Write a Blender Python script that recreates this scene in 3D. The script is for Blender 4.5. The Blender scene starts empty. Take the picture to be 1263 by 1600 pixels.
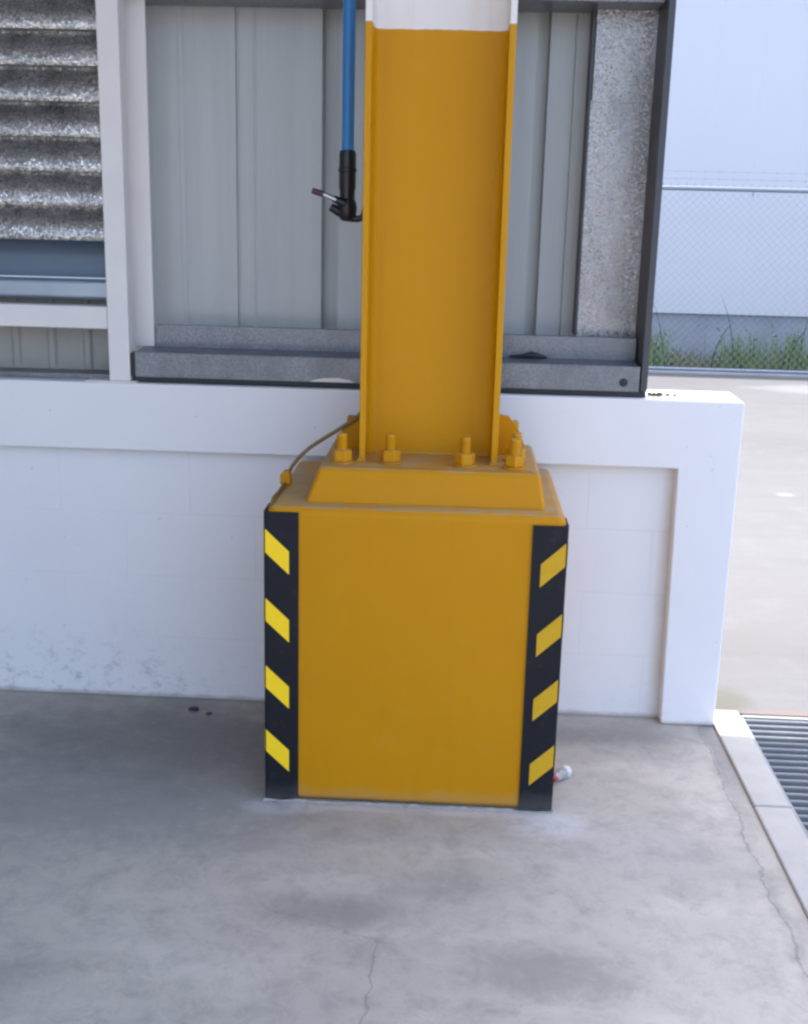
import bpy, bmesh, math, random
from mathutils import Vector, Matrix
random.seed(7)
sc = bpy.context.scene
R = math.radians

# ------------------------------------------------------------ camera
cam_d = bpy.data.cameras.new('camera'); cam = bpy.data.objects.new('camera', cam_d)
sc.collection.objects.link(cam); sc.camera = cam
cam_d.sensor_fit = 'VERTICAL'; cam_d.sensor_height = 36.0; cam_d.lens = 1820/1600*36
cam_d.clip_start = 0.05; cam_d.clip_end = 2000
xr = Vector((0.9984, 0.0500, 0.0240)); fw = Vector((-0.0420, 0.9682, -0.2470))
fw.normalize(); xr = (xr - fw*xr.dot(fw)).normalized(); upv = xr.cross(fw)
m = Matrix.Identity(4)
for i in range(3):
    m[i][0] = xr[i]; m[i][1] = upv[i]; m[i][2] = -fw[i]
m[2][3] = 1.5
cam.matrix_world = m

# ------------------------------------------------------------ world, sun, exposure
SUN_EL = 81.5
w = bpy.data.worlds.new('World'); sc.world = w; w.use_nodes = True
nt = w.node_tree; bg = nt.nodes['Background']
sky = nt.nodes.new('ShaderNodeTexSky'); sky.sky_type = 'NISHITA'; sky.sun_disc = False
sky.sun_elevation = R(SUN_EL); sky.sun_rotation = R(0)       # sun towards +Y
sky.air_density = .85; sky.dust_density = 3.5; sky.ozone_density = 0.3
nt.links.new(sky.outputs[0], bg.inputs[0]); bg.inputs[1].default_value = 0.15
sd = bpy.data.lights.new('sun', 'SUN'); sun = bpy.data.objects.new('sun', sd); sc.collection.objects.link(sun)
sd.energy = 2.0; sd.angle = R(0.5); sd.color = (1.0, 0.95, 0.88)
to_sun = Vector((0, math.cos(R(SUN_EL)), math.sin(R(SUN_EL))))
sun.rotation_euler = to_sun.to_track_quat('Z', 'Y').to_euler(); sun.location = (0, 6, 30)
sc.view_settings.view_transform = 'Standard'; sc.view_settings.look = 'None'
sc.view_settings.exposure = 2.3; sc.view_settings.gamma = 1.0
sc.render.engine = 'CYCLES'
sc.cycles.filter_width = 2.6
sc.cycles.max_bounces = 10; sc.cycles.diffuse_bounces = 6

ZR = 3.15                      # underside of the canopy roof
# ------------------------------------------------------------ helpers
class MB:
    """collects primitives into one mesh"""
    def __init__(s): s.bm = bmesh.new()
    def box(s, x0, x1, y0, y1, z0, z1):
        v = [s.bm.verts.new(p) for p in ((x0,y0,z0),(x1,y0,z0),(x1,y1,z0),(x0,y1,z0),(x0,y0,z1),(x1,y0,z1),(x1,y1,z1),(x0,y1,z1))]
        for f in ((3,2,1,0),(4,5,6,7),(0,1,5,4),(1,2,6,5),(2,3,7,6),(3,0,4,7)): s.bm.faces.new([v[i] for i in f])
        return s
    def hexa(s, pts):
        v = [s.bm.verts.new(p) for p in pts]
        for f in ((3,2,1,0),(4,5,6,7),(0,1,5,4),(1,2,6,5),(2,3,7,6),(3,0,4,7)): s.bm.faces.new([v[i] for i in f])
        return s
    def prism(s, poly, axis, a, b):
        """poly: list of 2-D points, extruded along axis from a to b"""
        def mk(p, t):
            return {'x': (t, p[0], p[1]), 'y': (p[0], t, p[1]), 'z': (p[0], p[1], t)}[axis]
        A = [s.bm.verts.new(mk(p, a)) for p in poly]; B = [s.bm.verts.new(mk(p, b)) for p in poly]
        n = len(poly)
        s.bm.faces.new(A); s.bm.faces.new(B[::-1])
        for i in range(n): s.bm.faces.new((A[i], B[i], B[(i+1) % n], A[(i+1) % n]))
        return s
    def sheet(s, pts2, axis, a, b):
        """open profile swept along axis"""
        def mk(p, t):
            return {'x': (t, p[0], p[1]), 'z': (p[0], p[1], t)}[axis]
        A = [s.bm.verts.new(mk(p, a)) for p in pts2]; B = [s.bm.verts.new(mk(p, b)) for p in pts2]
        for i in range(len(pts2)-1): s.bm.faces.new((A[i], B[i], B[i+1], A[i+1]))
        return s
    def tube(s, pts, r, n=10, cap=True):
        pts = [Vector(p) for p in pts]; rings = []
        rr = r if isinstance(r, (list, tuple)) else [r]*len(pts)
        prev = None
        for i, p in enumerate(pts):
            t = (pts[min(i+1, len(pts)-1)] - pts[max(i-1, 0)]).normalized()
            a = prev if prev is not None else (Vector((0,0,1)) if abs(t.z) < .9 else Vector((1,0,0)))
            u = (a - t*a.dot(t)).normalized(); prev = u; v = t.cross(u)
            rings.append([s.bm.verts.new(p + (u*math.cos(2*math.pi*k/n) + v*math.sin(2*math.pi*k/n))*rr[i]) for k in range(n)])
        for i in range(len(rings)-1):
            for k in range(n): s.bm.faces.new((rings[i][k], rings[i][(k+1) % n], rings[i+1][(k+1) % n], rings[i+1][k]))
        if cap: s.bm.faces.new(rings[0][::-1]); s.bm.faces.new(rings[-1])
        return s
    def lathe(s, prof, c=(0,0,0), n=20):
        """prof: (radius, z) pairs about the z axis through c"""
        rings = []
        for r, z in prof:
            rings.append([s.bm.verts.new((c[0]+r*math.cos(2*math.pi*k/n), c[1]+r*math.sin(2*math.pi*k/n), c[2]+z)) for k in range(n)])
        for i in range(len(rings)-1):
            for k in range(n): s.bm.faces.new((rings[i][k], rings[i][(k+1) % n], rings[i+1][(k+1) % n], rings[i+1][k]))
        s.bm.faces.new(rings[0][::-1]); s.bm.faces.new(rings[-1])
        return s
    def build(s, name, mat, parent=None, bevel=0, smooth=False, seg=2, xf=None):
        if xf is not None: bmesh.ops.transform(s.bm, matrix=xf, verts=s.bm.verts)
        bmesh.ops.recalc_face_normals(s.bm, faces=s.bm.faces)
        me = bpy.data.meshes.new(name); s.bm.to_mesh(me); s.bm.free()
        o = bpy.data.objects.new(name, me); sc.collection.objects.link(o)
        me.materials.append(mat)
        if smooth:
            for p in me.polygons: p.use_smooth = True
            me.set_sharp_from_angle(angle=R(40))
        if bevel:
            b = o.modifiers.new('bevel', 'BEVEL'); b.width = bevel; b.segments = seg; b.limit_method = 'ANGLE'; b.angle_limit = R(35)
            for p in me.polygons: p.use_smooth = True
            b.harden_normals = True
        if parent:
            o.parent = parent; o.matrix_parent_inverse = Matrix.Translation(-parent.location)
        return o

def thing(name, label, cat, loc=(0,0,0), group=None):
    o = bpy.data.objects.new(name, None); sc.collection.objects.link(o); o.location = loc
    o.empty_display_size = .1; o['label'] = label; o['category'] = cat
    if group: o['group'] = group
    return o
def tag(o, label, cat, group=None, kind=None):
    o['label'] = label; o['category'] = cat
    if group: o['group'] = group
    if kind: o['kind'] = kind
    return o
def struct(o): o['kind'] = 'structure'; return o

# ------------------------------------------------------------ materials
class Mat:
    def __init__(s, name, col, rough=.6, metal=0.0, spec=.5):
        s.m = bpy.data.materials.new(name); s.m.use_nodes = True; s.t = s.m.node_tree
        s.b = s.t.nodes['Principled BSDF']; s.b.inputs['Base Color'].default_value = (*col, 1)
        s.b.inputs['Roughness'].default_value = rough; s.b.inputs['Metallic'].default_value = metal
        s.b.inputs['Specular IOR Level'].default_value = spec
        s.col = None; s.c0 = (*col, 1); s.h = None
        s.geo = s.t.nodes.new('ShaderNodeNewGeometry')
    def N(s, t, **k):
        n = s.t.nodes.new(t)
        for a, v in k.items(): setattr(n, a, v)
        return n
    def L(s, a, b): s.t.links.new(a, b)
    def pos(s, scale=(1,1,1), loc=(0,0,0)):
        mp = s.N('ShaderNodeMapping'); mp.inputs['Scale'].default_value = scale; mp.inputs['Location'].default_value = loc
        s.L(s.geo.outputs['Position'], mp.inputs[0]); return mp.outputs[0]
    def noise(s, scale, detail=4, rough=.55, st=(1,1,1), loc=(0,0,0), dist=0):
        n = s.N('ShaderNodeTexNoise'); n.inputs['Scale'].default_value = scale; n.inputs['Detail'].default_value = detail
        n.inputs['Roughness'].default_value = rough; n.inputs['Distortion'].default_value = dist
        s.L(s.pos(st, loc), n.inputs['Vector']); return n.outputs['Fac']
    def math(s, op, a, b=None, c=None, clamp=False):
        n = s.N('ShaderNodeMath', operation=op, use_clamp=clamp)
        for i, v in enumerate((a, b, c)):
            if v is None: continue
            if isinstance(v, (int, float)): n.inputs[i].default_value = v
            else: s.L(v, n.inputs[i])
        return n.outputs[0]
    def ramp(s, v, a, b):
        n = s.N('ShaderNodeMapRange', clamp=True); n.inputs['From Min'].default_value = a; n.inputs['From Max'].default_value = b
        s.L(v, n.inputs['Value']); return n.outputs['Result']
    def sstep(s, v, a, b):
        n = s.N('ShaderNodeMapRange', clamp=True, interpolation_type='SMOOTHSTEP'); n.inputs['From Min'].default_value = a; n.inputs['From Max'].default_value = b
        s.L(v, n.inputs['Value']); return n.outputs['Result']
    def xyz(s):
        n = s.N('ShaderNodeSeparateXYZ'); s.L(s.geo.outputs['Position'], n.inputs[0]); return n.outputs
    def nz(s):
        n = s.N('ShaderNodeSeparateXYZ'); s.L(s.geo.outputs['Normal'], n.inputs[0]); return n.outputs[2]
    def mix(s, fac, col, blend='MIX'):
        n = s.N('ShaderNodeMix', data_type='RGBA', blend_type=blend)
        if isinstance(fac, (int, float)): n.inputs[0].default_value = fac
        else: s.L(fac, n.inputs[0])
        if s.col is None: n.inputs[6].default_value = s.c0
        else: s.L(s.col, n.inputs[6])
        n.inputs[7].default_value = (*col, 1)
        s.col = n.outputs[2]; s.L(s.col, s.b.inputs['Base Color']); return s
    def bump(s, h, strength=.3, dist=.01):
        n = s.N('ShaderNodeBump'); n.inputs['Strength'].default_value = strength; n.inputs['Distance'].default_value = dist
        s.L(h, n.inputs['Height'])
        if s.h: s.L(s.h, n.inputs['Normal'])
        s.h = n.outputs[0]; s.L(s.h, s.b.inputs['Normal']); return s
    def rough(s, v, a, b):
        n = s.N('ShaderNodeMapRange'); n.inputs['To Min'].default_value = a; n.inputs['To Max'].default_value = b
        s.L(v, n.inputs['Value']); s.L(n.outputs[0], s.b.inputs['Roughness']); return s
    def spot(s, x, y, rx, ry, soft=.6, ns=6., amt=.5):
        """irregular elliptical mask on the ground, for stains and painted shade"""
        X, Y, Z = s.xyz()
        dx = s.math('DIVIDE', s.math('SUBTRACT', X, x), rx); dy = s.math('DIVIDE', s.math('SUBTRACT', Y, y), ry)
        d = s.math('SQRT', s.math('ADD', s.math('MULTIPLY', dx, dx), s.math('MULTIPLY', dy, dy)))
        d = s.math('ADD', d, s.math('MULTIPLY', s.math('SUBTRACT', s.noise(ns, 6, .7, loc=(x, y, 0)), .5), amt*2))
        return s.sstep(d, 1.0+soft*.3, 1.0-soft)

def concrete_floor():
    M = Mat('floor_concrete', (.475, .44, .385), .5, spec=.35)
    M.mix(M.ramp(M.noise(.9, 5, .6), .35, .7), (.40, .37, .33))
    M.mix(M.math('MULTIPLY', M.ramp(M.noise(3.2, 8, .68, dist=.6), .48, .68), .6), (.31, .295, .27))
    M.mix(M.math('MULTIPLY', M.ramp(M.noise(5, 6, .62, st=(.5, 1.6, 1), loc=(4, 1, 0)), .52, .72), .55), (.57, .53, .475))
    M.mix(M.math('MULTIPLY', M.ramp(M.noise(60, 4, .7), .60, .75), .35), (.17, .165, .165))
    M.mix(M.math('MULTIPLY', M.ramp(M.noise(170, 2, .6), .66, .74), .5), (.12, .12, .12))
    for (x, y, rx, ry, a, c) in ((-.24, 2.28, .2, .07, .62, (.2,.193,.18)), (.24, 2.1, .2, .10, .55, (.2,.193,.18)),
                                 (-.02, 2.40, .2, .08, .35, (.18,.175,.17)), (.62, 2.55, .2, .15, .3, (.2,.2,.2)), (-1.0, 2.0, .3, .1, .3, (.2,.2,.2)),
                                 (-.85, 3.10, .85, .36, .72, (.105,.108,.112)), (-.85, 2.72, .75, .3, .55, (.17,.175,.18)), (.5, 3.26, .3, .1, .5, (.12,.122,.127)),  # broad dark patches left of the pedestal and by the wall are painted shade
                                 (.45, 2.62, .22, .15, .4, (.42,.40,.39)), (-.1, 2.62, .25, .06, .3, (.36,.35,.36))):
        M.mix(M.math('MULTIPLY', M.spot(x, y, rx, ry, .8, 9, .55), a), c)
    X, Y, Z = M.xyz()
    # white paint smudges round the foot of the pedestal
    for (x, y, rx, ry) in ((-.41, 2.725, .13, .04), (.28, 2.70, .13, .07), (-.05, 2.742, .42, .022)):
        M.mix(M.math('MULTIPLY', M.spot(x, y, rx, ry, .7, 28, .6), .5), (.60, .59, .60))
    # hairline cracks
    wob = M.math('MULTIPLY', M.math('SUBTRACT', M.noise(7, 6, .65, loc=(9, 0, 0)), .5), .09)
    c1 = M.math('ABSOLUTE', M.math('SUBTRACT', M.math('ADD', X, wob), M.math('MULTIPLY_ADD', Y, .05, -.236)))
    k1 = M.math('MULTIPLY', M.ramp(c1, .0032, .0006), M.ramp(Y, 2.2, 2.14))
    c2 = M.math('ABSOLUTE', M.math('SUBTRACT', M.math('ADD', X, wob), M.math('MULTIPLY_ADD', Y, .008, .745)))
    k2 = M.ramp(c2, .0042, .0008)
    wob2 = M.math('MULTIPLY', M.math('SUBTRACT', M.noise(9, 6, .7, loc=(2, 5, 0)), .5), .16)
    c3 = M.math('ABSOLUTE', M.math('SUBTRACT', M.math('ADD', Y, wob2), M.math('MULTIPLY_ADD', X, -.42, 2.12)))
    k3 = M.math('MULTIPLY', M.ramp(c3, .0035, .0008), M.math('MULTIPLY', M.ramp(X, -.11, -.13), M.ramp(X, -.42, -.36)))
    c4 = M.math('ABSOLUTE', M.math('SUBTRACT', M.math('ADD', Y, wob2), M.math('MULTIPLY_ADD', X, .5, 2.5)))
    k4 = M.math('MULTIPLY', M.ramp(c4, .003, .0008), M.math('MULTIPLY', M.ramp(X, .60, .55), M.ramp(X, .3, .36)))
    # mortar strip between crack and kerb
    strip = M.math('MULTIPLY', M.sstep(M.math('SUBTRACT', M.math('ADD', X, wob), M.math('MULTIPLY_ADD', Y, .008, .745)), 0, .012), .55)
    M.mix(M.math('MULTIPLY', strip, M.ramp(Y, 2.7, 3.1)), (.15, .15, .16)); M.mix(M.math('MULTIPLY', strip, .3), (.24, .235, .23))
    halo = M.math('MULTIPLY', M.math('MULTIPLY', M.ramp(c2, .03, .0), M.ramp(M.noise(12, 4, .6), .4, .65)), .5)
    M.mix(halo, (.13, .13, .135))
    k = M.math('MAXIMUM', M.math('MAXIMUM', k1, k2), M.math('MAXIMUM', k3, M.math('MULTIPLY', k4, .5)))
    M.mix(M.math('MULTIPLY', k, .36), (.07, .068, .066))
    # dust and cement line at the foot of the wall
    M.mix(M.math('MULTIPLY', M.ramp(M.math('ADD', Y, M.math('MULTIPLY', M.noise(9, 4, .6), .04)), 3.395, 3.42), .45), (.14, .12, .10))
    M.mix(M.math('MULTIPLY', M.ramp(M.noise(11, 10, .8, dist=.4, loc=(3,3,0)), .47, .66), .55), (.24, .23, .21))
    M.mix(M.math('MULTIPLY', M.ramp(M.noise(28, 9, .8, loc=(8,3,0)), .56, .7), .4), (.56, .54, .50))
    M.bump(M.noise(45, 8, .7), .22, .004); M.bump(M.math('MULTIPLY', k, -1), .3, .003)
    M.rough(M.noise(4, 4, .6), .38, .62)
    return M.m

def yard_concrete():
    M = Mat('yard_concrete', (.122, .124, .129), .9, spec=.2)
    M.mix(M.ramp(M.noise(.7, 6, .6, st=(.4, 1, 1)), .4, .7), (.105, .105, .109))
    M.mix(M.math('MULTIPLY', M.ramp(M.noise(6, 8, .65), .5, .7), .4), (.145, .147, .152))
    M.mix(M.math('MULTIPLY', M.ramp(M.noise(2.2, 5, .6, st=(.3, 2.4, 1), loc=(3, 0, 0)), .56, .7), .5), (.10, .102, .106))
    M.mix(M.math('MULTIPLY', M.ramp(M.noise(90, 3, .6), .58, .7), .35), (.09,.091,.094))
    X, Y, Z = M.xyz()
    M.mix(M.math('MULTIPLY', M.spot(.89, 3.57, .12, .13, .6, 18, .4), .6), (.085,.08,.062))
    M.mix(M.math('MULTIPLY', M.spot(1.12, 3.475, .22, .03, .5, 22, .5), .7), (.15,.12,.11))
    M.mix(M.math('MULTIPLY', M.spot(3.6, 11.1, .9, .35, .4, 3, .4), .75), (.18,.18,.19))
    M.mix(M.math('MULTIPLY', M.spot(1.5, 8.6, .1, .06, .5, 5, .3), .6), (.2, .2, .2))
    M.mix(M.math('MULTIPLY', M.spot(1.9, 6.6, .06, .05, .5, 5, .3), .6), (.2, .2, .2))
    M.mix(M.math('MULTIPLY', M.ramp(M.math('ADD', Y, M.math('MULTIPLY', M.noise(3, 5, .7), .5)), 12.05, 12.25), .8), (.12, .11, .07))
    M.bump(M.noise(60, 5, .6), .3, .006)
    return M.m

def yellow_paint(name, col, white_above=None):
    M = Mat(name, col, .42, spec=.16)
    M.mix(M.math('MULTIPLY', M.ramp(M.noise(3, 5, .6), .4, .7), .35), (col[0]*.88, col[1]*.86, col[2]*1.0))
    M.mix(M.math('MULTIPLY', M.ramp(M.noise(16, 6, .7), .56, .75), .08), (.62, .42, .12))
    if white_above:
        X, Y, Z = M.xyz()
        zz = M.math('ADD', Z, M.math('MULTIPLY', M.math('SUBTRACT', M.noise(25, 3, .6), .5), .006))
        M.mix(M.ramp(zz, white_above-.0012, white_above+.0012), (.78, .74, .71))
    # thin runs of the brush and small dark chips
    M.mix(M.math('MULTIPLY', M.ramp(M.noise(38, 5, .6, st=(1,1,.06)), .5, .72), .10), (col[0]*.8, col[1]*.78, col[2]))
    M.mix(M.math('MULTIPLY', M.ramp(M.noise(34, 3, .5, loc=(2,7,1)), .76, .79), .55), (.20, .12, .05))
    # dust lying on top of level faces
    M.mix(M.math('MULTIPLY', M.sstep(M.nz(), .72, .98), M.ramp(M.noise(14, 5, .6), .25, .7)), (.42, .33, .18))
    # scuffs and dust low down
    X, Y, Z = M.xyz()
    foot = M.ramp(M.math('ADD', Z, M.math('MULTIPLY', M.noise(10, 5, .7), .07)), .085, .03)
    M.mix(M.math('MULTIPLY', foot, .45), (.36, .30, .18))
    M.bump(M.noise(9, 3, .5), .12, .01); M.bump(M.noise(140, 3, .5), .05, .002)
    M.rough(M.noise(8, 4, .6), .36, .55)
    return M.m

def wall_paint(name, blocks=False):
    M = Mat(name, (.80, .79, .80), .7, spec=.3)
    M.mix(M.math('MULTIPLY', M.ramp(M.noise(2.2, 5, .6), .4, .7), .5), (.75, .74, .75))
    X, Y, Z = M.xyz()
    # scuffs and splashed dirt towards the floor
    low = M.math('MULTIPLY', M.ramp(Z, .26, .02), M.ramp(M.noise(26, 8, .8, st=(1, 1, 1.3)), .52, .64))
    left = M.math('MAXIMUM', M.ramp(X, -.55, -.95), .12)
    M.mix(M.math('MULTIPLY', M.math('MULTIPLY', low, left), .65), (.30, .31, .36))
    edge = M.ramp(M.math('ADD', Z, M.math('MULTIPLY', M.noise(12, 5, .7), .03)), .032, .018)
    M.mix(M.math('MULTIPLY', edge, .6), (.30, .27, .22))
    M.mix(M.math('MULTIPLY', M.ramp(M.noise(42, 2, .5, loc=(5, 0, 3)), .745, .78), .5), (.4, .39, .38))
    if blocks:
        co = M.N('ShaderNodeCombineXYZ'); M.L(X, co.inputs[0]); M.L(Z, co.inputs[1])
        br = M.N('ShaderNodeTexBrick'); M.L(co.outputs[0], br.inputs['Vector'])
        br.inputs['Scale'].default_value = 1; br.inputs['Brick Width'].default_value = .40; br.inputs['Row Height'].default_value = .20
        br.inputs['Mortar Size'].default_value = .004; br.inputs['Mortar Smooth'].default_value = .6
        fade = M.math('MULTIPLY', br.outputs['Fac'], M.ramp(M.noise(2.5, 3, .6, loc=(0, 0, 7)), .38, .62))
        M.mix(M.math('MULTIPLY', fade, .12), (.45, .43, .42))
        M.bump(M.math('MULTIPLY', fade, -1), .2, .003)
        # grime in the inner corner beside the pier
        M.mix(M.math('MULTIPLY', M.math('MULTIPLY', M.ramp(X, .615, .65), M.noise(8, 4, .6)), .8), (.46, .38, .28))
    M.bump(M.noise(70, 5, .6), .12, .003); M.bump(M.noise(7, 3, .5), .15, .01)
    return M.m

def galv(name, scale=55, dark=(.30, .31, .33), light=(.62, .62, .63), rough=(.25, .55), bump=.5, metal=.9):
    M = Mat(name, dark, .4, metal=metal)
    def vor(sc_, feat='F1'):
        v = M.N('ShaderNodeTexVoronoi', feature=feat); v.inputs['Scale'].default_value = sc_
        M.L(M.pos(), v.inputs['Vector']); return v
    v = vor(scale); s = M.N('ShaderNodeSeparateColor'); M.L(v.outputs['Color'], s.inputs[0])
    M.mix(M.ramp(s.outputs[0], .15, 1), light)
    v2 = vor(scale*2.3); s2 = M.N('ShaderNodeSeparateColor'); M.L(v2.outputs['Color'], s2.inputs[0])
    M.mix(M.math('MULTIPLY', M.ramp(s2.outputs[1], .5, 1), .4), (light[0]*1.15, light[1]*1.15, light[2]*1.15))
    # every crystal has its own slope
    nm = M.N('ShaderNodeVectorMath', operation='SCALE'); sub = M.N('ShaderNodeVectorMath', operation='SUBTRACT')
    M.L(v.outputs['Color'], sub.inputs[0]); sub.inputs[1].default_value = (.5, .5, .5)
    M.L(sub.outputs[0], nm.inputs[0]); nm.inputs['Scale'].default_value = bump
    ad = M.N('ShaderNodeVectorMath', operation='ADD'); M.L(M.geo.outputs['Normal'], ad.inputs[0]); M.L(nm.outputs[0], ad.inputs[1])
    no = M.N('ShaderNodeVectorMath', operation='NORMALIZE'); M.L(ad.outputs[0], no.inputs[0]); M.L(no.outputs[0], M.b.inputs['Normal'])
    M.mix(M.math('MULTIPLY', M.ramp(M.noise(7, 6, .65, st=(1,1,.5)), .45, .7), .6), tuple(c*.62 for c in dark))
    M.rough(s.outputs[2], *rough)
    return M.m

def plain(name, col, rough=.5, metal=0, spec=.5, var=.12, ns=20, bump=.05):
    M = Mat(name, col, rough, metal, spec)
    M.mix(M.math('MULTIPLY', M.ramp(M.noise(ns, 5, .6), .4, .7), .7), tuple(c*(1-var) for c in col))
    if bump: M.bump(M.noise(ns*3, 3, .5), bump, .003)
    return M.m

mat_floor = concrete_floor(); mat_yard = yard_concrete()
YEL = (.545, .236, .003)
mat_ped = yellow_paint('pedestal_paint', YEL)
mat_col = yellow_paint('column_paint', (.585,.268,.004), 1.943)
mat_wall = wall_paint('wall_paint'); mat_block = wall_paint('block_paint', True)
mat_spangle = galv('spangled_steel', 270, (.24,.237,.245), (.50,.48,.485), (.3,.55), .34)
mat_louvre = galv('louvre_steel', 210, (.33,.335,.34), (.66,.645,.625), (.22,.45), .30)
mat_sill = galv('sill_steel', 240, (.165,.175,.195), (.235,.245,.27), (.3,.5), .12, metal=.55)
mat_dark_filler = plain('dark_filler', (.02,.021,.025), .6)
mat_white_steel = plain('white_post_paint', (.76,.72,.70), .5, var=.06, ns=8)
MC = Mat('cladding_paint', (.47,.485,.48), .38, spec=.5)
MC.mix(MC.math('MULTIPLY', MC.ramp(MC.noise(22, 4, .6, st=(1,1,.03)), .35, .7), .5), (.37,.385,.39))
MC.mix(MC.math('MULTIPLY', MC.ramp(MC.noise(5, 6, .7, st=(1,1,.35)), .5, .75), .35), (.34,.35,.34))
MC.bump(MC.noise(6, 3, .5, st=(1,1,.15)), .2, .01); mat_clad = MC.m
mat_shade_steel = plain('shade_dark_steel', (.07,.073,.08), .5, metal=.3)
MBk = Mat('black_rubber', (.009,.010,.014), .5, spec=.25)
MBk.mix(MBk.math('MULTIPLY', MBk.ramp(MBk.noise(30, 7, .75), .56, .7), .35), (.07,.065,.06))
MBk.mix(MBk.math('MULTIPLY', MBk.ramp(MBk.math('ADD', MBk.xyz()[2], MBk.math('MULTIPLY', MBk.noise(16, 5, .7), .08)), .10, .04), .35), (.16,.15,.14))
MBk.bump(MBk.noise(60, 4, .6), .2, .003); mat_black = MBk.m
mat_stripe_bright = plain('reflective_yellow', (1.0,.66,.02), .4, spec=.2, var=.05, ns=120)
mat_stripe = plain('dull_reflective_yellow', (.63,.365,.022), .4, spec=.12, var=.08, ns=60)
mat_blue = plain('blue_pipe', (.035,.21,.52), .35, var=.05)
mat_blackp = plain('black_plastic', (.012,.012,.015), .35, var=.3)
mat_chrome = plain('bright_metal', (.55,.55,.57), .3, metal=1)
mat_maroon = plain('maroon_tip', (.09,.03,.05), .5)
mat_kerb = plain('kerb_concrete', (.43,.42,.40), .85, var=.16, ns=14, bump=.3)
mat_grate = plain('grating_steel', (.30,.31,.32), .5, metal=.35, var=.2, ns=16, bump=.15)
mat_trench = plain('trench_concrete', (.06,.06,.062), .9, var=.3, ns=9)
mat_roof = plain('roof_sheet', (.55,.56,.58), .5, metal=.2)
mat_fence = plain('fence_wire', (.26,.29,.34), .5, metal=.3, bump=0)
mat_far = plain('far_panel', (.54,.55,.575), .5, var=.03, ns=.6, bump=0)
mat_plinth = plain('far_plinth', (.30,.315,.34), .9, var=.25, ns=2.5, bump=.2)

# ============================================================ ground
TX0, TX1 = .92, 1.36            # drain trench
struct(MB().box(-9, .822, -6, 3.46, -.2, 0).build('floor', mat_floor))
g = MB()
for (x0, x1, y0, y1) in ((-400, 400, 3.46, 800), (1.44, 400, -400, 3.46), (-400, -9, -400, 3.46), (-9, 1.44, -400, -6)):
    v = [g.bm.verts.new(p) for p in ((x0,y0,-.001),(x1,y0,-.001),(x1,y1,-.001),(x0,y1,-.001))]; g.bm.faces.new(v)
struct(g.build('yard', mat_yard))
k = MB()
for i in range(12):
    y1 = 3.459 - i*.62 ; k.box(.8225, TX0, y1-.617, y1, -.3, .011 - .002*(i % 2))
kb = struct(k.build('kerb', mat_kerb, bevel=.006))
struct(MB().box(TX1, 1.44, -4, 3.459, -.3, .008).build('trench_edge', mat_kerb, bevel=.006))
struct(MB().box(TX0+.001, TX1-.001, -4, 3.459, -.34, -.28).build('drain_trench', mat_trench))

dg = thing('drain_grate', 'grey steel bar grating over the floor drain beside the pale kerb', 'drain grate', (1.14, 2.8, 0))
b = MB(); y = 3.415
while y > .4:
    b.prism([(y-.0025,-.045),(y+.0025,-.045),(y+.0035,-.004),(y+.002,0),(y-.002,0),(y-.0035,-.004)], 'x', TX0+.012, TX1-.012); y -= .040
b.build('bar', mat_grate, dg)
f = MB(); f.box(TX0+.002, TX0+.010, .4, 3.44, -.05, .002); f.box(TX1-.010, TX1-.002, .4, 3.44, -.05, .002); f.box(TX0+.011, TX1-.011, 3.428, 3.445, -.05, .002)
f.build('frame', mat_grate, dg)

# ============================================================ low wall
lw = thing('low_wall', 'low white plastered block wall with a raised band and end pier', 'wall', (-.5, 3.45, 0))
MB().box(-4.6, .70, 3.40, 3.552, 0, .83).build('block_panel', mat_block, lw)
MB().prism([(-4.6,.803),(.648,.803),(.660,0),(.824,0),(.824,1.004),(-4.6,1.004)], 'y', 3.35, 3.558).build('raised_border', mat_wall, lw, bevel=.006)

# ============================================================ steel wall above
CW = 3.62
sw = thing('cladding_wall', 'grey ribbed metal cladding behind the column, framed by galvanised channels', 'metal wall', (-.2, 3.5, 1.005))
def clad_profile(feats, x0, x1):
    pts = [(x0, CW)]
    for (a, b_, kind) in feats:
        if kind == 'groove': pts += [(a, CW), (a+.003, CW+.045), (b_-.003, CW+.045), (b_, CW)]
        if kind == 'rib': pts += [(a, CW), (a+.004, CW-.003), (b_-.004, CW-.003), (b_, CW)]
        if kind == 'seam': pts += [(a, CW), (a+.001, CW+.010), (b_-.001, CW+.010), (b_, CW)]
    return pts + [(x1, CW)]
fe = [(-.86,-.84,'rib'),(-.687,-.675,'seam'),(-.634,-.624,'rib'),(-.43,-.378,'groove'),(-.24,-.23,'rib'),
      (-.1,-.06,'groove'),(.198,.234,'groove'),(.302,.309,'seam')]
MB().sheet(clad_profile(fe, -1.05, .40), 'z', 1.01, ZR-.11).build('cladding_sheet', mat_clad, sw)
# galvanised sill: front lip, level shelf, upstand
c = MB(); c.prism([(3.37,1.022),(3.374,1.022),(3.374,1.090),(3.488,1.096),(3.488,1.160),(3.512,1.160),(3.512,1.163),(3.485,1.163),(3.485,1.099),(3.371,1.094),(3.37,1.092)], 'x', -.945, .522)
c.build('sill_channel', mat_sill, sw)
MB().box(-.955, .545, 3.378, 3.55, 1.0045, 1.0235).build('gap_strip', mat_dark_filler, sw, bevel=.003)  # dark strip filling the gap under the sill
MB().box(-.957, -.946, 3.366, 3.50, 1.0240, 1.09).build('gap_strip', mat_dark_filler, sw)
c = MB(); c.box(-1.04, .526, 3.42, 3.605, 2.072, 2.17)
c.build('top_rail', mat_sill, sw, bevel=.004)
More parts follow.
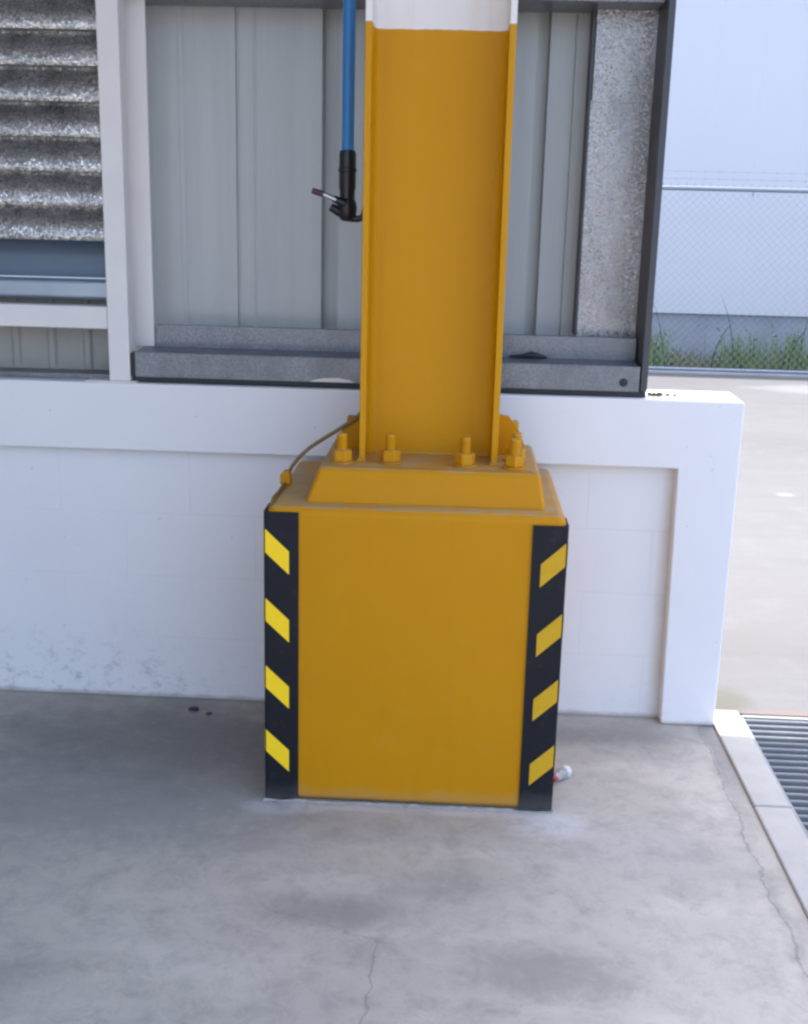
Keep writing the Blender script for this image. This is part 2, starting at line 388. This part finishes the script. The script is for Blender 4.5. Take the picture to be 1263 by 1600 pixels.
# spangled galvanised stud with a lap joint, and the jamb that closes the wall, its shade painted in
MB().box(.352, .5265, 3.545, 3.56, 1.024, 1.832).build('stud', mat_spangle, sw)
MB().box(.356, .5265, 3.541, 3.5445, 1.826, ZR-.11).build('stud', mat_spangle, sw)
MB().box(.345, .351, 3.535, 3.62, 1.163, ZR-.11).build('stud_edge', mat_shade_steel, sw)
MB().box(.527, .536, 3.368, 3.64, 1.024, ZR-.11).build('jamb', mat_shade_steel, sw)
MB().box(.536, .545, 3.368, 3.374, 1.024, ZR-.11).build('jamb_lip', mat_shade_steel, sw)
# rubber grommet and a bolt hole on the sill, a drop of sealant
MB().lathe([(.008,0),(.012,.004),(.010,.007),(.004,.008)], (0,0,0), 14).build('plug', mat_dark_filler, sw, xf=Matrix.Translation((.477,3.3705,1.048)) @ Matrix.Rotation(R(90),4,'X'))
c = MB(); c.tube([(.15,3.47,1.101),(.19,3.468,1.104),(.215,3.467,1.107),(.24,3.47,1.104),(.262,3.475,1.101)], [.003,.006,.011,.007,.003], 8).build('sealant', mat_dark_filler, sw, smooth=True)
c = MB(); c.prism([(-.43,1.0235),(-.30,1.0235),(-.315,1.031),(-.35,1.036),(-.39,1.034),(-.42,1.028)], 'y', 3.3665, 3.3698); c.build('foam_bead', mat_white_steel, sw)

# painted posts
p1 = thing('white_post', 'tall off-white square post standing on the low wall at its front edge', 'post', (-.99, 3.42, 1.005), 'off-white painted posts')
MB().box(-1.021, -.9585, 3.362, 3.424, 1.008, ZR-.11).build('post_tube', mat_white_steel, p1, bevel=.004)
MB().box(-1.09, -.94, 3.353, 3.40, 1.0045, 1.0085).build('foot_plate', mat_white_steel, p1)
p2 = thing('white_post', 'off-white post set behind the sill, just right of the front post', 'post', (-.94, 3.51, 1.1), 'off-white painted posts')
MB().box(-.986, -.914, 3.4745, 3.4835, 1.099, ZR-.11).build('post_tube', mat_white_steel, p2, bevel=.003)

# left bay: louvres, dark tray, sill, cream rail, ribbed lower panel
lv = thing('louvre_panel', 'wavy mirror-like galvanised louvre panel left of the white post', 'louvre', (-2, 3.5, 1.23))
pts = []
z = 1.405
while z < ZR-.2:
    pts.append((3.500, z-.001))                 # underside, then a near-upright nose curling back to the next blade
    for i in range(13):
        t = i/12
        q = max(0, (t-.28)/.72)
        pts.append((3.458 - .003*math.sin(min(1, t/.28)*math.pi) + .046*q**1.6, z + t*.0915))
    z += .0965
MB().sheet(pts, 'x', -4.55, -1.027).build('blade', mat_louvre, lv, smooth=True)
MB().prism([(3.50,1.296),(3.52,1.296),(3.54,1.401),(3.488,1.404),(3.50,1.39),(3.515,1.35)], 'x', -4.55, -1.027).build('tray', plain('tray_blue_grey', (.12,.16,.21), .4, metal=.4, ns=4), lv, smooth=True)
MB().box(-4.55, -1.028, 3.425, 3.53, 1.236, 1.292).build('sill', plain('sill_blue_grey', (.36,.43,.50), .35, metal=.5, ns=3, var=.3), lv, bevel=.012)
rl = tag(MB().box(-4.55, -1.0215, 3.37, 3.42, 1.157, 1.222).build('crossbar', mat_white_steel, bevel=.004), 'cream horizontal rail butting against the front white post', 'rail')
lp = thing('lower_panel', 'dull beige ribbed metal panel below the cream rail', 'metal panel', (-2, 3.5, 1.01))
x = -4.5; pp = []
while x < -1.03:
    pp += [(x, 3.52), (x+.055, 3.52), (x+.062, 3.508), (x+.078, 3.508), (x+.085, 3.52)]; x += .11
MB().sheet(pp, 'z', 1.01, 1.235).build('ribbed_sheet', plain('beige_sheet', (.36,.35,.32), .5, ns=6), lp)
MB().box(-4.55, -1.022, 3.40, 3.50, 1.0045, 1.020).build('bottom_rail', mat_sill, lp)

# ============================================================ pedestal
pd = thing('column_pedestal', 'yellow painted concrete pedestal with black and yellow corner guards', 'pedestal', (-.09, 3.06, 0))
PX0, PX1, PY0, PY1, PH = -.462, .2795, 2.770, 3.352, .795
body = MB().box(PX0, PX1, PY0, PY1, .0, PH)
body.build('body', mat_ped, pd, bevel=.022, seg=4)
# grout cap: truncated pyramid with slightly wavy faces
cap = MB().hexa([(-.374,2.822,PH-.004),(.232,2.826,PH-.004),(.232,3.300,PH-.004),(-.374,3.300,PH-.004),
                 (-.342,2.866,.878),(.216,2.866,.878),(.216,3.264,.878),(-.342,3.264,.878)])
cap.build('grout_cap', mat_ped, pd, bevel=.011, seg=4)
GT = .006
def guard(side):
    """L-shaped rubber corner guard; side -1 left, +1 right"""
    X = PX0 if side < 0 else PX1; s = side; zt = .783 if s < 0 else .772
    xo = X + s*GT; xi = X - s*.082; yo = PY0 - GT; yi = PY0 + .085
    c = MB(); poly = [(xi, PY0), (xi, yo), (X - s*.004, yo), (X+s*.002, yo+.001), (xo-s*.001, yo+.004), (xo, yo+.010), (xo, yi), (X, yi), (X, PY0)]
    c.prism(poly, 'z', .006, zt)
    o = c.build('corner_guard', mat_black, pd)
    o['label'] = 'black guard strip on the %s front corner' % ('left' if s < 0 else 'right')
    mt = mat_stripe_bright if s < 0 else mat_stripe
    zs = (.739, .559, .378, .201) if s < 0 else (.730, .547, .372, .192)
    for z in zs:
        t = MB(); xa = X + s*.001; xb = X - s*.0585
        for (u0, za), (u1, zb) in (((xa, z), (xb, z-.056)),):
            h = .060
            F = [(u0, yo-.0008, za-h), (u1, yo-.0008, zb-h), (u1, yo+.0004, zb-h), (u0, yo+.0004, za-h),
                 (u0, yo-.0008, za), (u1, yo-.0008, zb), (u1, yo+.0004, zb), (u0, yo+.0004, za)]
            t.hexa(F)
            xs = xo + s*.0008; xn = xo - s*.0004
            G = [(xs, yo+.009, za-h), (xs, yo+.072, zb-h), (xn, yo+.072, zb-h), (xn, yo+.009, za-h),
                 (xs, yo+.009, za), (xs, yo+.072, zb), (xn, yo+.072, zb), (xn, yo+.009, za)]
            t.hexa(G)
        t.build('stripe', mt, o)
guard(-1); guard(1)

# rough mortar fillet where the pedestal meets the floor
mm = MB()
def bead(p, q, n_):
    pts = []; rr = []
    for i in range(n_+1):
        t = i/n_; pts.append((p[0]+(q[0]-p[0])*t+random.uniform(-.003,.003), p[1]+(q[1]-p[1])*t+random.uniform(-.004,.004), .001)); rr.append(random.uniform(.002,.007))
    mm.tube(pts, rr, 8)
bead((PX0-.008, PY0-.006), (PX1+.008, PY0-.006), 46); bead((PX1+.006, PY0), (PX1+.006, PY1), 30); bead((PX0-.006, PY0), (PX0-.006, PY1), 30)
mm.build('mortar_fillet', plain('mortar', (.36,.35,.34), .9, var=.3, ns=60, bump=.3), pd, smooth=True)

# ============================================================ column
cl = thing('steel_column', 'yellow H-section steel column with a white upper part, bolted on the pedestal', 'column', (-.07, 3.07, .866))
def hsec():
    x0, x1 = -.2485, .1095; tf, tw = .0165, .011; r = .022
    yf, yb, ym = 2.950, 3.190, 3.070
    pts = [(x0, yf), (x0+tf, yf)]
    # left flange inner face to web, fillet
    def arc(cx, cy, a0, a1, n=6): return [(cx+r*math.cos(R(a0+(a1-a0)*i/n)), cy+r*math.sin(R(a0+(a1-a0)*i/n))) for i in range(n+1)]
    pts += arc(x0+tf+r, ym-tw/2-r, 180, 90)
    pts += arc(x1-tf-r, ym-tw/2-r, 90, 0)
    pts += [(x1-tf, yf), (x1, yf), (x1, yb), (x1-tf, yb)]
    pts += arc(x1-tf-r, ym+tw/2+r, 0, -90)
    pts += arc(x0+tf+r, ym+tw/2+r, -90, -180)
    pts += [(x0+tf, yb), (x0, yb)]
    return pts
MB().prism(hsec(), 'z', .8805, ZR-.11).build('shaft', mat_col, cl, bevel=.0018, seg=1)
MB().box(-.322, .197, 2.887, 3.246, .8785, .8803).build('base_plate', mat_ped, cl, bevel=.0008)
MB().prism([(-.249,.8805),(-.325,.8805),(-.325,.905),(-.283,.968),(-.249,.975)], 'y', 3.095, 3.107).build('gusset', mat_ped, cl, bevel=.0015)
MB().prism([(.110,.8805),(.186,.8805),(.186,.905),(.165,.955),(.140,.985),(.110,.99)], 'y', 3.095, 3.107).build('gusset', mat_ped, cl, bevel=.0015)
# weld beads at the column foot
wd = MB()
for a, b_ in (((-.252,2.948,.882),(-.230,2.948,.882)), ((.091,2.948,.882),(.112,2.948,.882)), ((-.232,3.062,.882),(.092,3.062,.882))): wd.tube([a, b_], .006, 8)
wd.build('weld', mat_ped, cl, smooth=True)
def anchor_mesh():
    s_ = MB(); s_.lathe([(.013,0),(.013,.071),(.0115,.075)], n=16)
    for i in range(7): s_.lathe([(.0128,.038+i*.0045),(.0142,.0395+i*.0045),(.0128,.041+i*.0045)], n=16)
    a = s_.build('anchor_bolt', mat_ped, None, smooth=True)
    n_ = MB(); n_.lathe([(.0255,.004),(.0265,.006),(.0265,.030),(.024,.034)], n=6)
    nn = n_.build('nut', mat_ped, None, bevel=.0025); nn.parent = a
    ws = MB(); ws.lathe([(.032,0),(.032,.0045)], n=20); wo = ws.build('washer', mat_ped, None, bevel=.0012); wo.parent = a
    return a, [nn, wo]
a0, kids0 = anchor_mesh()
first = True
for (bx, by) in ((-.290,2.925),(.152,2.925),(-.166,2.94),(.026,2.93),(-.290,3.20),(.160,3.015),(.160,3.20),(-.166,3.20),(.026,3.20)):
    if first: o = a0; kk = kids0; first = False
    else:
        o = a0.copy(); sc.collection.objects.link(o); kk = []
        for q in kids0:
            q2 = q.copy(); sc.collection.objects.link(q2); q2.parent = o; kk.append(q2)
    o.parent = cl; o.matrix_parent_inverse = Matrix.Identity(4)
    o.location = Vector((bx, by, .8805)) - cl.location
    o.rotation_euler = (0, 0, random.random()*2)

# earth cable clipped to the pedestal
gc = thing('earth_cable', 'thin yellow-painted cable arching from the pedestal corner up to the column', 'cable', (-.45, 3.0, .8))
path = [(-.452,2.785,.79),(-.455,2.85,.797),(-.452,2.93,.797),(-.450,3.0,.800),(-.446,3.04,.818),(-.437,3.055,.838),(-.418,3.065,.862),(-.392,3.07,.886),(-.360,3.075,.908),(-.325,3.08,.930),(-.295,3.085,.950),(-.268,3.09,.966),(-.256,3.10,.985),(-.2545,3.12,1.01)]
MB().tube(path, .0052, 8).build('wire', plain('cable_paint', (.20,.12,.025), .5), gc, smooth=True)
MB().prism([(-.462,.797),(-.434,.797),(-.434,.822),(-.441,.834),(-.453,.834),(-.462,.824)], 'y', 3.0, 3.03).build('clip', mat_ped, gc, bevel=.003)

# ============================================================ air line
ap = thing('air_pipe', 'blue vertical air pipe with black valve fitting left of the column', 'pipe', (-.311, 3.2, 1.48))
px, py = -.311, 3.2
MB().lathe([(.0165,1.64),(.0165,ZR-.11)], (px,py,0), 20).build('tube', mat_blue, ap, smooth=True)
MB().lathe([(.017,1.662),(.021,1.660),(.0225,1.650),(.0225,1.618),(.0245,1.616),(.0245,1.608),(.0225,1.606),(.0225,1.565),(.0205,1.560),(.0205,1.54),(.014,1.535)], (px,py,0), 24).build('coupling', mat_blackp, ap, smooth=True)
vb = MB(); vb.tube([(px,py,1.545),(px,py,1.53),(px,py,1.515),(px,py,1.495),(px,py,1.484),(px,py,1.480)], [.017,.024,.027,.024,.018,.01], 18)
vb.tube([(px,py,1.500),(px-.020,py-.008,1.505),(px-.043,py-.014,1.516)], [.012,.014,.010], 12)
vb.tube([(px,py,1.490),(px+.030,py,1.487),(px+.044,py,1.492),(px+.047,py,1.508),(px+.049,py+.01,1.53)], [.011,.009,.010,.008,.007], 12)
vo = vb.build('valve', mat_blackp, ap, smooth=True)
hd = MB(); hd.tube([(px-.012,py-.02,1.528),(px-.030,py-.026,1.536),(px-.062,py-.03,1.549)], [.007,.0075,.005], 10)
hd.build('spigot', mat_chrome, vo, smooth=True)
hd = MB(); hd.tube([(px-.060,py-.03,1.548),(px-.090,py-.031,1.557)], [.0085,.0075], 12); hd.build('cap', mat_maroon, vo, smooth=True)
vc = MB(); vc.tube([(px-.005,py-.02,1.526),(px-.034,py-.024,1.538)], [.011,.009], 10); vc.build('collar', mat_blackp, vo, smooth=True)

# ============================================================ canopy roof (above the frame; shades the slab, outline cut to steer the light)
rf = thing('canopy_roof', 'unseen pale metal canopy roof carried by the yellow column, outline cut to steer light', 'roof', (-2, 1, 4.16))
YE = 3.42+.149*(ZR-1)
MB().prism([(-6,-.9),(-.75,-.9),(.95,2.1),(1.5,2.1),(1.5,YE),(-6,YE)], 'z', ZR, ZR+.04).build('roof_sheet', mat_roof, rf)
for yb in (2.2, 2.9, 3.55):
    MB().box(-6.9, 2.1, yb-.05, yb+.05, ZR-.11, ZR-.001).build('purlin', mat_roof, rf)

# ============================================================ chain-link fence
FY = 12.03
fc = thing('chain_link_fence', 'chain-link fence with a top rail and barbed wire beyond the yard', 'fence', (2.5, FY, 0))
FX0, FX1, FZ0, FZ1 = -2.5, 8.5, .05, 1.80
wm = MB(); pitch = .078; H = FZ1-FZ0
def wire(x, d, yy):
    a = (x, yy, FZ0); e = (x + d*H, yy, FZ1)
    # clip to the fence length
    if min(a[0], e[0]) < FX0 or max(a[0], e[0]) > FX1: return
    wm.tube([a, e], .0015, 3, False)
n = int((FX1-FX0)/pitch)
for i in range(n):
    wire(FX0+i*pitch, 1, FY); wire(FX1-i*pitch, -1, FY+.004)
MB().tube([(FX0,FY,1.825),(FX1,FY,1.825)], .024, 12).build('top_rail', mat_fence, fc, smooth=True)
MB().tube([(FX0,FY,.045),(FX1,FY,.045)], .017, 10).build('bottom_rail', mat_fence, fc, smooth=True)
tw = wm; x = FX0
while x < FX1:      # twisted wire ends standing above the rail
    tw.tube([(x,FY-.004,1.84),(x+random.uniform(-.006,.006),FY-.004,1.862+random.uniform(0,.012))], .003, 4); x += .078
tw.tube([(2.83,FY-.02,1.80),(2.834,FY-.025,1.755)], .008, 5)
tw.build('mesh', mat_fence, fc)
for px_ in (-.6, .72, 4.3, 6.8):
    MB().tube([(px_,FY+.035,0),(px_,FY+.035,2.02)], .024, 12).build('post', mat_fence, fc, smooth=True)
for zz in (1.915, 1.985):
    bw = MB(); bw.tube([(FX0,FY+.03,zz),(FX1,FY+.03,zz)], .0016, 5)
    x = FX0+.1
    while x < FX1:
        bw.tube([(x-.012,FY+.03,zz-.016),(x+.012,FY+.03,zz+.016)], .0007, 4); bw.tube([(x+.012,FY+.03,zz-.016),(x-.012,FY+.03,zz+.016)], .0007, 4); x += .14
    bw.build('barbed_wire', mat_fence, fc)
MB().box(FX0, FX1, FY-.05, FY+.08, -.05, .022).build('footing', mat_plinth, fc, bevel=.01)

# ============================================================ far building
fb = thing('warehouse', 'pale blue-white panelled warehouse wall beyond the fence', 'building', (3, 13.1, 0))
MB().box(-30, 40, 13.1, 22, 0, .545).build('plinth', mat_plinth, fb)
x = -30.0; i = 0; seams = []
pn = MB()
pr = []
xs = [2.60 + .46*k for k in range(-70, 80)]
for xv in xs: pr += [(xv-.02, 13.06), (xv-.008, 13.0625), (xv+.008, 13.0625), (xv+.02, 13.06)]
MB().sheet([(pr[0][0]-.4, 13.06)]+pr+[(pr[-1][0]+.3, 13.06)], 'z', .53, 8.2).build('wall_panel', mat_far, fb)
MB().box(-30, 40, 13.09, 22, .546, 8.2).build('shell', mat_far, fb)
MB().box(-30.1, 40.1, 12.98, 22.1, 8.205, 8.4).build('eave', mat_far, fb)

# ============================================================ weeds along the fence
def leafmat(n, c): 
    M = Mat(n, c, .6, spec=.3); M.mix(M.ramp(M.noise(7, 3, .6), .4, .65), (c[0]*.6, c[1]*.7, c[2]*.6))
    M.b.inputs['Subsurface Weight'].default_value = 0; return M.m
green = leafmat('weed_green', (.15,.215,.07)); olive = leafmat('weed_olive', (.17,.17,.08)); dgreen = leafmat('blade_green', (.05,.09,.04))
def blade(mb, x, y, h, lean, ang, wdt, z0=0):
    pts = []; n = 5; d = Vector((math.cos(ang), math.sin(ang)*.5, 0)); side = Vector((-math.sin(ang), math.cos(ang), 0)) if abs(math.cos(ang)) < .6 else Vector((.25, .1, 0)).normalized()
    side = Vector((random.uniform(.6,1), random.uniform(-.5,.5), 0)).normalized()
    vs = []
    for i in range(n+1):
        t = i/n; c_ = Vector((x, y, z0)) + d*(lean*t*t) + Vector((0,0,h*(t - .35*abs(lean)/max(h,.01)*t*t*t)))
        wv = wdt*(1-t)**.7 + .0006
        vs.append((mb.bm.verts.new(c_-side*wv), mb.bm.verts.new(c_+side*wv)))
    for i in range(n): mb.bm.faces.new((vs[i][0], vs[i][1], vs[i+1][1], vs[i+1][0]))
def leafy(mb, x, y, h):
    st = Vector((x, y, 0)); ang = random.uniform(0, 6.28)
    for j in range(int(h*38)):
        zz = random.uniform(.1, 1)*h; a = random.uniform(0, 6.28); r = random.uniform(.01, .05)
        c_ = Vector((x + math.cos(ang)*zz*.25 + r*math.cos(a), y + r*math.sin(a), zz))
        u = Vector((random.uniform(-1,1), random.uniform(-1,1), random.uniform(-.3,1))).normalized(); v_ = u.cross(Vector((random.uniform(-1,1),random.uniform(-1,1),random.uniform(-1,1)))).normalized()
        l = random.uniform(.012, .028); w_ = l*.4
        mb.bm.faces.new([mb.bm.verts.new(c_+u*l), mb.bm.verts.new(c_+v_*w_), mb.bm.verts.new(c_-u*l*.8), mb.bm.verts.new(c_-v_*w_)])
wl = [(1.98,.50,.26,'bright green weed clump by the shaded steel jamb, leftmost at the fence foot',green),
      (2.42,.20,.22,'low olive weed clump at the fence foot beside the leftmost clump',olive),
      (2.98,.46,.30,'broad green weed clump under the middle of the fence',green),
      (3.52,.50,.24,'green weed clump at the right edge of the photo',green)]
for (x, h, spr, lab, mt) in wl:
    mb = MB()
    for j in range(170):
        blade(mb, x+random.gauss(0, spr*.5), FY+.35+random.uniform(-.26,.4), h*random.uniform(.25,1), random.uniform(-.18,.18), random.uniform(0,6.28), random.uniform(.003,.007))
    for j in range(16): leafy(mb, x+random.gauss(0, spr*.45), FY+.35+random.uniform(-.2,.35), h*random.uniform(.4,.95))
    tag(mb.build('weed_clump', mt), lab, 'weeds', 'weed clumps along the fence')
gm = MB(); x = -2.5
for j in range(2600):
    blade(gm, random.uniform(-2.5, 8.5), FY+.1+random.random()**1.0*.9, random.uniform(.05,.24), random.uniform(-.06,.06), random.uniform(0,6.28), random.uniform(.003,.006))
tag(gm.build('grass', olive), 'low dry grass between fence and warehouse', 'grass', kind='stuff')
for (lab, bl) in (('tall bent grass stalk near the steel jamb', [(2.02,.52,.07,0,.006),(2.12,.80,-.17,0,.006)]),
                  ('tall forked grass stalk at mid fence', [(2.62,.60,.20,0,.012),(2.84,.84,-.18,0,.007)]),
                  ('tall grass stalk at the right edge of the photo', [(3.40,.62,.22,0,.010),(3.34,.48,.2,0,.008),(3.5,.75,.1,0,.007)])):
    mb = MB()
    for (x, h, ln, an, wd_) in bl: blade(mb, x, FY+.2, h, ln, an, wd_)
    tag(mb.build('grass_stalk', dgreen), lab, 'grass stalk', 'tall grass stalks by the fence')

# unseen block added outside the frame to hold back light from the left
nb = thing('light_blocker', 'unseen dull grey block added on the left to hold back light', 'building', (-4.8, -3, 0))
sh = [(-4.62, -9.0)]; yy = -9.0
MB().prism([(-9.2,-10),(-4.62,-10),(-4.62,3.3),(-9.2,3.3)], 'z', 0, 3.6).build('wall', plain('blocker_sheet', (.40,.41,.44), .6, var=.2, ns=3), nb)
MB().box(-9.3, -4.57, -10.1, 3.34, 3.6, 3.7).build('roof', mat_roof, nb)

# ============================================================ small things
bt = thing('plastic_bottle', 'small clear plastic bottle with red cap lying behind the pedestal corner', 'bottle', (.33, 2.97, 0))
Mclear = Mat('clear_plastic', (.82,.84,.84), .12, spec=.5); Mclear.b.inputs['Transmission Weight'].default_value = .75
ro = Matrix.Translation((.302,2.925,.018)) @ Matrix.Rotation(R(-38),4,'Z') @ Matrix.Scale(.68,4) @ Matrix.Rotation(R(-90),4,'X')
bo = MB(); bo.lathe([(.0115,0),(.0115,.012),(.020,.03),(.024,.045),(.0235,.06),(.0245,.075),(.0235,.09),(.020,.098)], n=20)
bo.build('bottle_body', Mclear.m, bt, smooth=True, xf=ro)
cp = MB(); cp.lathe([(.013,-.014),(.0145,-.012),(.0145,.006),(.013,.0065)], n=20)
cp.build('cap', plain('red_cap', (.42,.015,.03), .35), bt, smooth=True, xf=ro)
lb = MB(); lb.lathe([(.0252,.066),(.0252,.092)], n=20); lb.build('sleeve', plain('white_sleeve', (.6,.6,.58), .4), bt, smooth=True, xf=ro)
s1 = MB(); s1.prism([(-.795,3.300),(-.770,3.296),(-.762,3.305),(-.772,3.318),(-.79,3.314)], 'z', .001, .010)
tag(s1.build('plastic_scrap', plain('navy_plastic', (.02,.02,.07), .4), bevel=.002), 'small dark blue plastic scrap on the floor near the wall', 'litter')
s2 = MB(); s2.prism([(-.735,3.275),(-.722,3.272),(-.718,3.284),(-.73,3.288)], 'z', .001, .006)
tag(s2.build('leaf_litter', plain('dry_leaf', (.07,.065,.055), .7)), 'tiny dark dry leaf right of the blue scrap', 'litter')
rust = plain('rust_flake', (.16,.10,.06), .9, var=.5, ns=80)
for (x0, x1, y_, h, lab) in ((.556,.602,3.42,.011,'brown crumbly rust debris on the wall top beside the steel jamb'),
                             (.610,.622,3.43,.008,'small dark crumb on the wall top, middle of three'),
                             (.632,.641,3.43,.007,'smallest dark crumb on the wall top, rightmost of three')):
    d = MB(); nn = max(2, int((x1-x0)/.005))
    for j in range(nn):
        cx = x0+(x1-x0)*(j+.5)/nn; r_ = random.uniform(.003,.005)
        cy = y_+random.uniform(-.006,.006)
        d.lathe([(r_,0),(r_*1.1,h*.4),(r_*.5,h*random.uniform(.7,1.1))], (cx,cy,1.0052), 6)
    tag(d.build('debris_crumb', rust), lab, 'debris', 'debris on the wall top')
